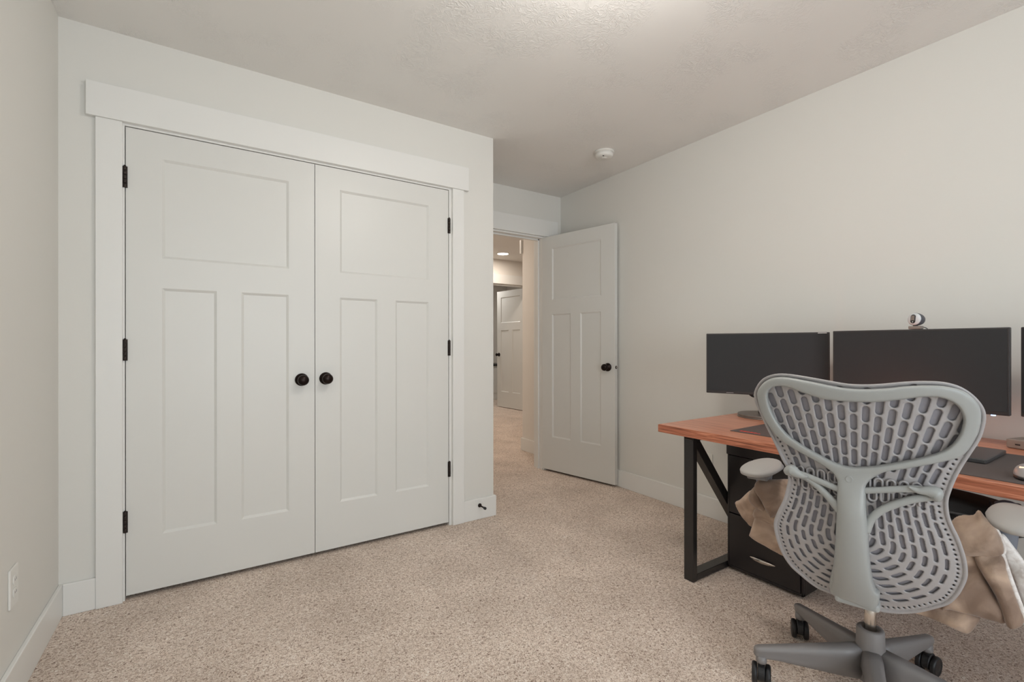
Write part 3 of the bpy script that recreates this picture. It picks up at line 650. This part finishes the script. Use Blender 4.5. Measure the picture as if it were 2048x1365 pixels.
ri = np.clip(np.round((f0-F_)/fp_), 0, 7); fi = f0-ri*fp_
s_ = np.where(up, Z-zc, -F_*ref*np.abs(math.pi/2-np.abs(ph)))
sp = np.where(up, .0445, .0400); offl = np.where(ri % 2 == 0, 0, .5)
sj = (np.round(s_/.0430-offl)+offl)*.0430
lw = np.interp(fi, [.2, .6, .85], [.0052, .0046, .0036]); ll = np.where(sj < -.04, .0148, .0180)
cap2 = np.hypot((F_-fi)*ref, np.maximum(np.abs(s_-sj)-(ll-lw), 0))-lw
cap2 = np.where((Do < 0) & (Z < .752), cap2, 1e3)
slot = np.minimum(slot, cap2)
# rows of small round holes along the side edges and around the bottom
for s in np.arange(0, cum[-1], .0132):
    i = min(np.searchsorted(cum, s, side='right')-1, len(seg)-1); t = (s-cum[i])/max(sl[i], 1e-9)
    p = shp[i]+seg[i]*t; nrm = np.array([-seg[i][1], seg[i][0]])/max(sl[i], 1e-9)
    q = p+nrm*.018
    if look(Do, np.array([q[0]]), np.array([q[1]]))[0] > 0: q = p-nrm*.018
    if q[1] > .885 or look(Do, np.array([q[0]]), np.array([q[1]]))[0] > -.013: continue
    slot = np.minimum(slot, np.hypot(A-q[0], Z-q[1])-.0023)
D = np.maximum(Do, -slot)
rimf = lambda a, z, d: S(a, z)-.0035*rnd(d, .0035)-.006*rnd(np.clip(.009+look(Do, a, z), 0, .009), .009)
sh = plate('back_shell', D, A, Z, rimf, lambda a, z, d: S(a, z)+.0015+.001*rnd(d, .003), M['shell'], CH)
# --- fabric just in front of it
A2, Z2 = grid(-.262, .292, .365, 1.045, .006)
Do2 = poly_sdf(shp, A2, Z2)
plate('back_fabric', Do2+.008, A2, Z2, lambda a, z, d: S(a, z)+.0045, lambda a, z, d: S(a, z)+.0065+.008*rnd(d, .02), M['membrane'], CH)
# --- frame: loop and spine
A3, Z3 = grid(-.255, .285, .372, 1.035, .0016)
fp = smooth_poly(FRAME, 3); hp = smooth_poly(HOLE, 3)
Df3 = poly_sdf(fp, A3, Z3); Dh3 = poly_sdf(hp, A3, Z3)
D3 = np.maximum(Df3, -Dh3)
def fr_front(a, z, d):
    k = np.clip((.785-z)/.13, 0, 1); k = k*k*(3-2*k); wsp = np.interp(z, [.39, .45, .6, .7, .75], [.066, .053, .040, .037, .040]); ac = np.interp(z, [.39, .6, .75], [.018, .024, .026])
    bulge = .026*k*np.sqrt(np.clip(1-((a-ac)/wsp)**2, 0, 1))
    return S(a, z)-.013-.007*rnd(d, .0045)-.005*rnd(d, .013)-bulge
fo = plate('back_frame', D3, A3, Z3, fr_front, lambda a, z, d: S(a, z)-.006+.004*rnd(d, .01), M['frame'], CH)
MB().lathe([(.0085, .0), (.0085, -.0012), (.0075, -.0018), (.006, -.0012), (.001, -.0012)], (float(fr_front(np.array(BADGE[0][1]), np.array(BADGE[0][2]), np.array(.03)))+.0006, BADGE[0][1], BADGE[0][2]), 'x', 28).build('round_badge', M['frame'], fo)
# top edge lip between fabric and frame
# --- lumbar pad (wavy ribbed strip) and its arms
A4, Z4 = grid(-.19, .22, .655, .80, .0016)
def caps(zc_, sh_):
    u_ = np.mod(A4-a0c-sh_+.0125, .025)-.0125
    return np.hypot(u_, np.maximum(np.abs(Z4-zc_)-.0085, 0))
c4 = np.minimum(caps(.742, 0), caps(.714, .0125))
D4 = np.maximum(np.maximum(c4-.0108, .0052-c4), np.abs(A4-.02)-(.165-np.abs(Z4-.728)*1.2))
plate('lumbar_pad', D4, A4, Z4, lambda a, z, d: S(a, z)-.0075-.003*rnd(d, .003), lambda a, z, d: S(a, z)-.0055, M['shell'], CH)
def lft(q, dx): return [(p[0]+dx, p[1], p[2]) for p in q]
for nm, u_, l_ in (('left', ARM_UL, ARM_LL), ('right', ARM_UR, ARM_LR)):
    MB().tube(lft(u_, .006), [.0085, .0080, .0085, .0095, .009][:len(u_)] if len(u_) == 5 else [.0085, .0082, .009, .0095], 14, .8).tube(lft(l_, .006), [.013, .0095, .009, .0095, .0095, .009][:len(l_)], 14, .8).build('lumbar_arm', M['frame'], CH)
for q, rad in ((KNOB_L, [.011, .0165, .0125, .007, .0025]), (KNOB_R, [.008, .0175, .0120, .0075, .0025])):
    MB().tube(lft(q, .012), rad, 16, .9).build('lumbar_knob', M['frame'], CH)

# --- seat
A5, Z5 = grid(-.30, .34, -.24, .30, .01)
se = smooth_poly([(-.15, -.15), (0, -.17), (.17, -.15), (.20, -.05), (.20, .14), (.18, .24), (0, .27), (-.16, .24), (-.18, .14), (-.18, -.05)], 4)
Ds = poly_sdf(se, A5, Z5)
def seat_plate(name, D, zt, zb, m_):
    o = plate(name, D, A5, Z5, zt, zb, m_, CH)
    for v_ in o.data.vertices: v_.co = (v_.co[2], v_.co[1], v_.co[0])     # (h,a,x) -> (x,a,h)
    return o
seat_plate('seat', Ds, lambda a, x, d: .440+.03*rnd(d, .03)+.02*np.clip(np.abs(a)-.15, 0, 1), lambda a, x, d: .436-.006*rnd(d, .02), M['seatfab'])
seat_plate('seat_pan', Ds+.02, lambda a, x, d: .4330+0*a, lambda a, x, d: .428-.012*rnd(d, .03), M['base'])
# --- tilt box, gas column
MB().box(-.15, .13, -.065, .065, .365, .418).build('tilt_mechanism', M['base'], CH, .012)
MB().box(-.245, -.14, -.03, .07, .388, .412).build('back_link', M['frame'], CH, .008)
MB().lathe([(.0155, .15), (.0155, .37)], n=32).build('gas_column', M['steel'], CH)
MB().lathe([(.036, .072), (.040, .085), (.040, .13), (.0385, .165), (.0365, .185), (.0355, .224), (.0325, .229), (.023, .2295), (.021, .224), (.018, .2235)], n=48).build('hub', M['base'], CH)
# --- five legs with casters
ANG = [-27, 45, 117, 189, 261]          # world angles -10, 62, 134, 206, 278
def leg_mesh():
    rings = []
    for r_, w2_, zt, zb in ((.020, .030, .176, .070), (.08, .026, .168, .073), (.14, .0225, .158, .079), (.20, .0195, .148, .085), (.26, .017, .138, .091), (.298, .0160, .132, .092), (.316, .0155, .129, .092), (.325, .012, .126, .095), (.3295, .006, .121, .101)):
        cz_ = (zt+zb)/2; hz_ = (zt-zb)/2; k_ = 3.2
        rings.append([(r_, w2_*math.copysign(abs(math.cos(t))**(2/k_), math.cos(t))*(1 if math.sin(t) > 0 else .82), cz_+hz_*math.copysign(abs(math.sin(t))**(2/k_), math.sin(t))) for t in [2*math.pi*j/32 for j in range(32)]])
    return MB().loft(rings)
leg0 = leg_mesh().lathe([(.0155, .10), (.0160, .082), (.0145, .0775), (.009, .0765)], (.308, 0, 0), 'z', 24)
random.seed(3)
def caster(parent, ang_, spin):
    """twin-wheel caster under the end of a leg (returns the hood part with its two wheels)"""
    e = MB()
    e.lathe([(.008, .066), (.008, .100)], (0, 0, 0), 'z', 16)
    rings = []
    for y in (-.011, -.009, .009, .011):
        s1_ = .9 if abs(y) > .01 else 1
        rings.append([(.010+.030*s1_*math.cos(t), y, .036+(.034*s1_*math.sin(t) if math.sin(t) > 0 else .020*s1_*math.sin(t))) for t in [2*math.pi*j/28 for j in range(28)]])
    e.loft(rings, False)
    a_ = R(ang_); hood = e.build('caster', M['black_plastic'], parent, .0015, (.308*math.cos(a_), .308*math.sin(a_), 0), (0, 0, R(spin)))
    for s in (-1, 1):
        w_ = MB().lathe([(.006, .0115*s), (.027, .0115*s), (.0315, .0135*s), (.0325, .018*s), (.0325, .022*s), (.030, .0265*s), (.026, .0275*s), (.023, .026*s), (.010, .0275*s), (.001, .028*s)], (.010, 0, .0325), 'y', 36)
        w_.build('wheel', M['black_plastic'], hood)
    return hood
SPIN = {-27: -22, 45: 14, 117: 12, 189: 60, 261: 20}
for a_ in ANG:
    lg_ = leg0.build('base_leg', M['base'], CH, 0, None, (0, 0, R(a_)))
    caster(CH, a_, SPIN[a_])
# --- arm rests
def arm_pad(cx, cy, rz, z):
    o = MB().loft([[(x*.93, y*.9, -.030) for x, y, _ in dome(.128, .050, .02, 0, k=2.6)[0]], [(x, y, -.026) for x, y, _ in dome(.130, .051, .02, 0, k=2.6)[0]]]+
                  [[(x, y*(1-.28*max(0, x)/.13), zz+.012*max(0, -x-.02)) for x, y, zz in r_] for r_ in dome(.132, .054, .020, -.020, k=2.5)]).build('arm_pad', M['pad'], CH, 0, (cx, cy, z), (0, 0, R(rz)))
    return o
arm_pad(.0, .298, -6, .694); arm_pad(-.085, -.296, -4, .680)
for s, cy, cx in ((1, .305, .055), (-1, -.300, .06)):
    MB().tube([(cx, cy, .652), (cx, cy, .60), (cx+.005, cy*.96, .50), (cx+.01, cy*.80, .415), (cx, cy*.45, .405)], [.030, .024, .022, .024, .02], 18, .75).build('arm_post', M['post'], CH)
    MB().box(cx-.11, cx+.045, cy-.032, cy+.032, .640, .657).build('arm_slider', M['black_plastic'] if s < 0 else M['base'], CH, .005)

# ------------------------------------------------------------------ the blanket on the seat
def blob(name, polys, m_, parent=None):
    vs, fs = [], []
    for key, (x0, poly) in polys.items():
        pp = smooth_poly(poly, 4); a0_, a1_ = pp[:, 0].min()-.02, pp[:, 0].max()+.02; z0_, z1_ = pp[:, 1].min()-.02, pp[:, 1].max()+.02
        Ag, Zg = grid(a0_, a1_, z0_, z1_, .004); Dg = poly_sdf(pp, Ag, Zg)
        sd = sum(map(ord, key))*1.7
        th_ = THK.get(key, .035)
        def wr_(a, z): return .011*np.sin(34*(a+.6*z)+sd+1.2*np.sin(20*z))*np.sin(21*(z-.4*a)+sd*2)+.005*np.sin(80*(a*.6+z)+sd*3+2*np.sin(25*a))*np.sin(30*a+sd)
        def fr_(a, z, d, x0=x0, th_=th_): return x0-.006-(th_*rnd(d, .05)*.8+.006*rnd(d, .010))+wr_(a, z)*rnd(d, .03)
        def bk_(a, z, d, x0=x0, th_=th_): return x0+.004+th_*.8*rnd(d, .045)
        o = plate('tmp', Dg, Ag, Zg, fr_, bk_, m_, None)
        off_ = len(vs); vs += [tuple(v_.co) for v_ in o.data.vertices]; fs += [tuple(i+off_ for i in p.vertices) for p in o.data.polygons]
        me_ = o.data; bpy.data.objects.remove(o); bpy.data.meshes.remove(me_)
    me = bpy.data.meshes.new(name); me.from_pydata(vs, [], fs); me.polygons.foreach_set('use_smooth', [True]*len(fs)); me.materials.append(m_)
    o = bpy.data.objects.new(name, me); C.objects.link(o); o.parent = parent
    return o
THK = {'R1': .045, 'R2': .03, 'R3': .03, 'R4': .022, 'L1': .035, 'L2': .03, 'L3': .022, 'L4': .025, 'W1': .02}
bl = {k: v_ for k, v_ in BL.items() if k != 'W1'}
OFF = {'R1': -.02, 'R2': .01, 'R3': -.01, 'R4': .02, 'L1': -.015, 'L2': .0, 'L3': .015, 'L4': .01, 'W1': -.01}
bl = {k: (x0+OFF[k], p) for k, (x0, p) in bl.items()}
# the heap lying across the seat between the two hanging ends
bl['M1'] = (.04, [(-.27, .50), (-.12, .53), (.05, .54), (.20, .55), (.31, .53), (.33, .48), (.2, .462), (0, .462), (-.2, .462), (-.29, .465)])
THK['M1'] = .045
BK = blob('blanket', bl, M['fleece'])
BK.location = CH.location; BK.rotation_euler = CH.rotation_euler
tag(BK, 'tan fleece blanket with white lining bunched on the chair seat, hanging over both sides', 'blanket')
blob('sherpa_lining', {'W1': (BL['W1'][0]+OFF['W1'], BL['W1'][1])}, M['sherpa'], BK)['label'] = 'white fluffy lining'

R1p = BL['R1'][1]; R3p = BL['R3'][1]
MB().tube([(-.012, a, z) for a, z in R1p[7:11]], .004, 8).tube([(-.016, a-.002, z) for a, z in R3p[1:5]], .006, 8).build('white_hem', M['sherpa'], BK)
# ------------------------------------------------------------------ folded black jacket on the seat, behind the blanket
jk = MB(); rings = []
for i in range(21):
    t = i/20; a = -.375+.55*t; e_ = math.sin(math.pi*min(max(t, .015), .985))**.45
    top = .650+.02*t; cx_ = .165
    ring = []
    for j in range(28):
        p = 2*math.pi*j/28; hx = .085*e_; hz = (.065+.010*t)*e_
        lay = 1+.05*math.sin(6*p+t*3)
        ring.append((cx_+hx*lay*math.copysign(abs(math.cos(p))**.7, math.cos(p)), a, top-.065+hz*lay*math.copysign(abs(math.sin(p))**.8, math.sin(p))+.006*math.sin(9*t+p)))
    rings.append(ring)
jk.loft(rings)
jo = jk.build('folded_jacket', M['bag'], None, 0, tuple(CH.location), tuple(CH.rotation_euler))
tag(jo, 'black folded jacket lying on the chair seat behind the tan blanket', 'jacket')
for k, (dz, dx) in enumerate(((.000, -.088), (-.022, -.092))):
    MB().tube([(.165+dx*.8, -.33, .598+dz), (.165+dx, -.22, .604+dz), (.165+dx, -.08, .610+dz), (.165+dx, .08, .612+dz)], .005, 8).build('fold_hem', M['dark'], jo)
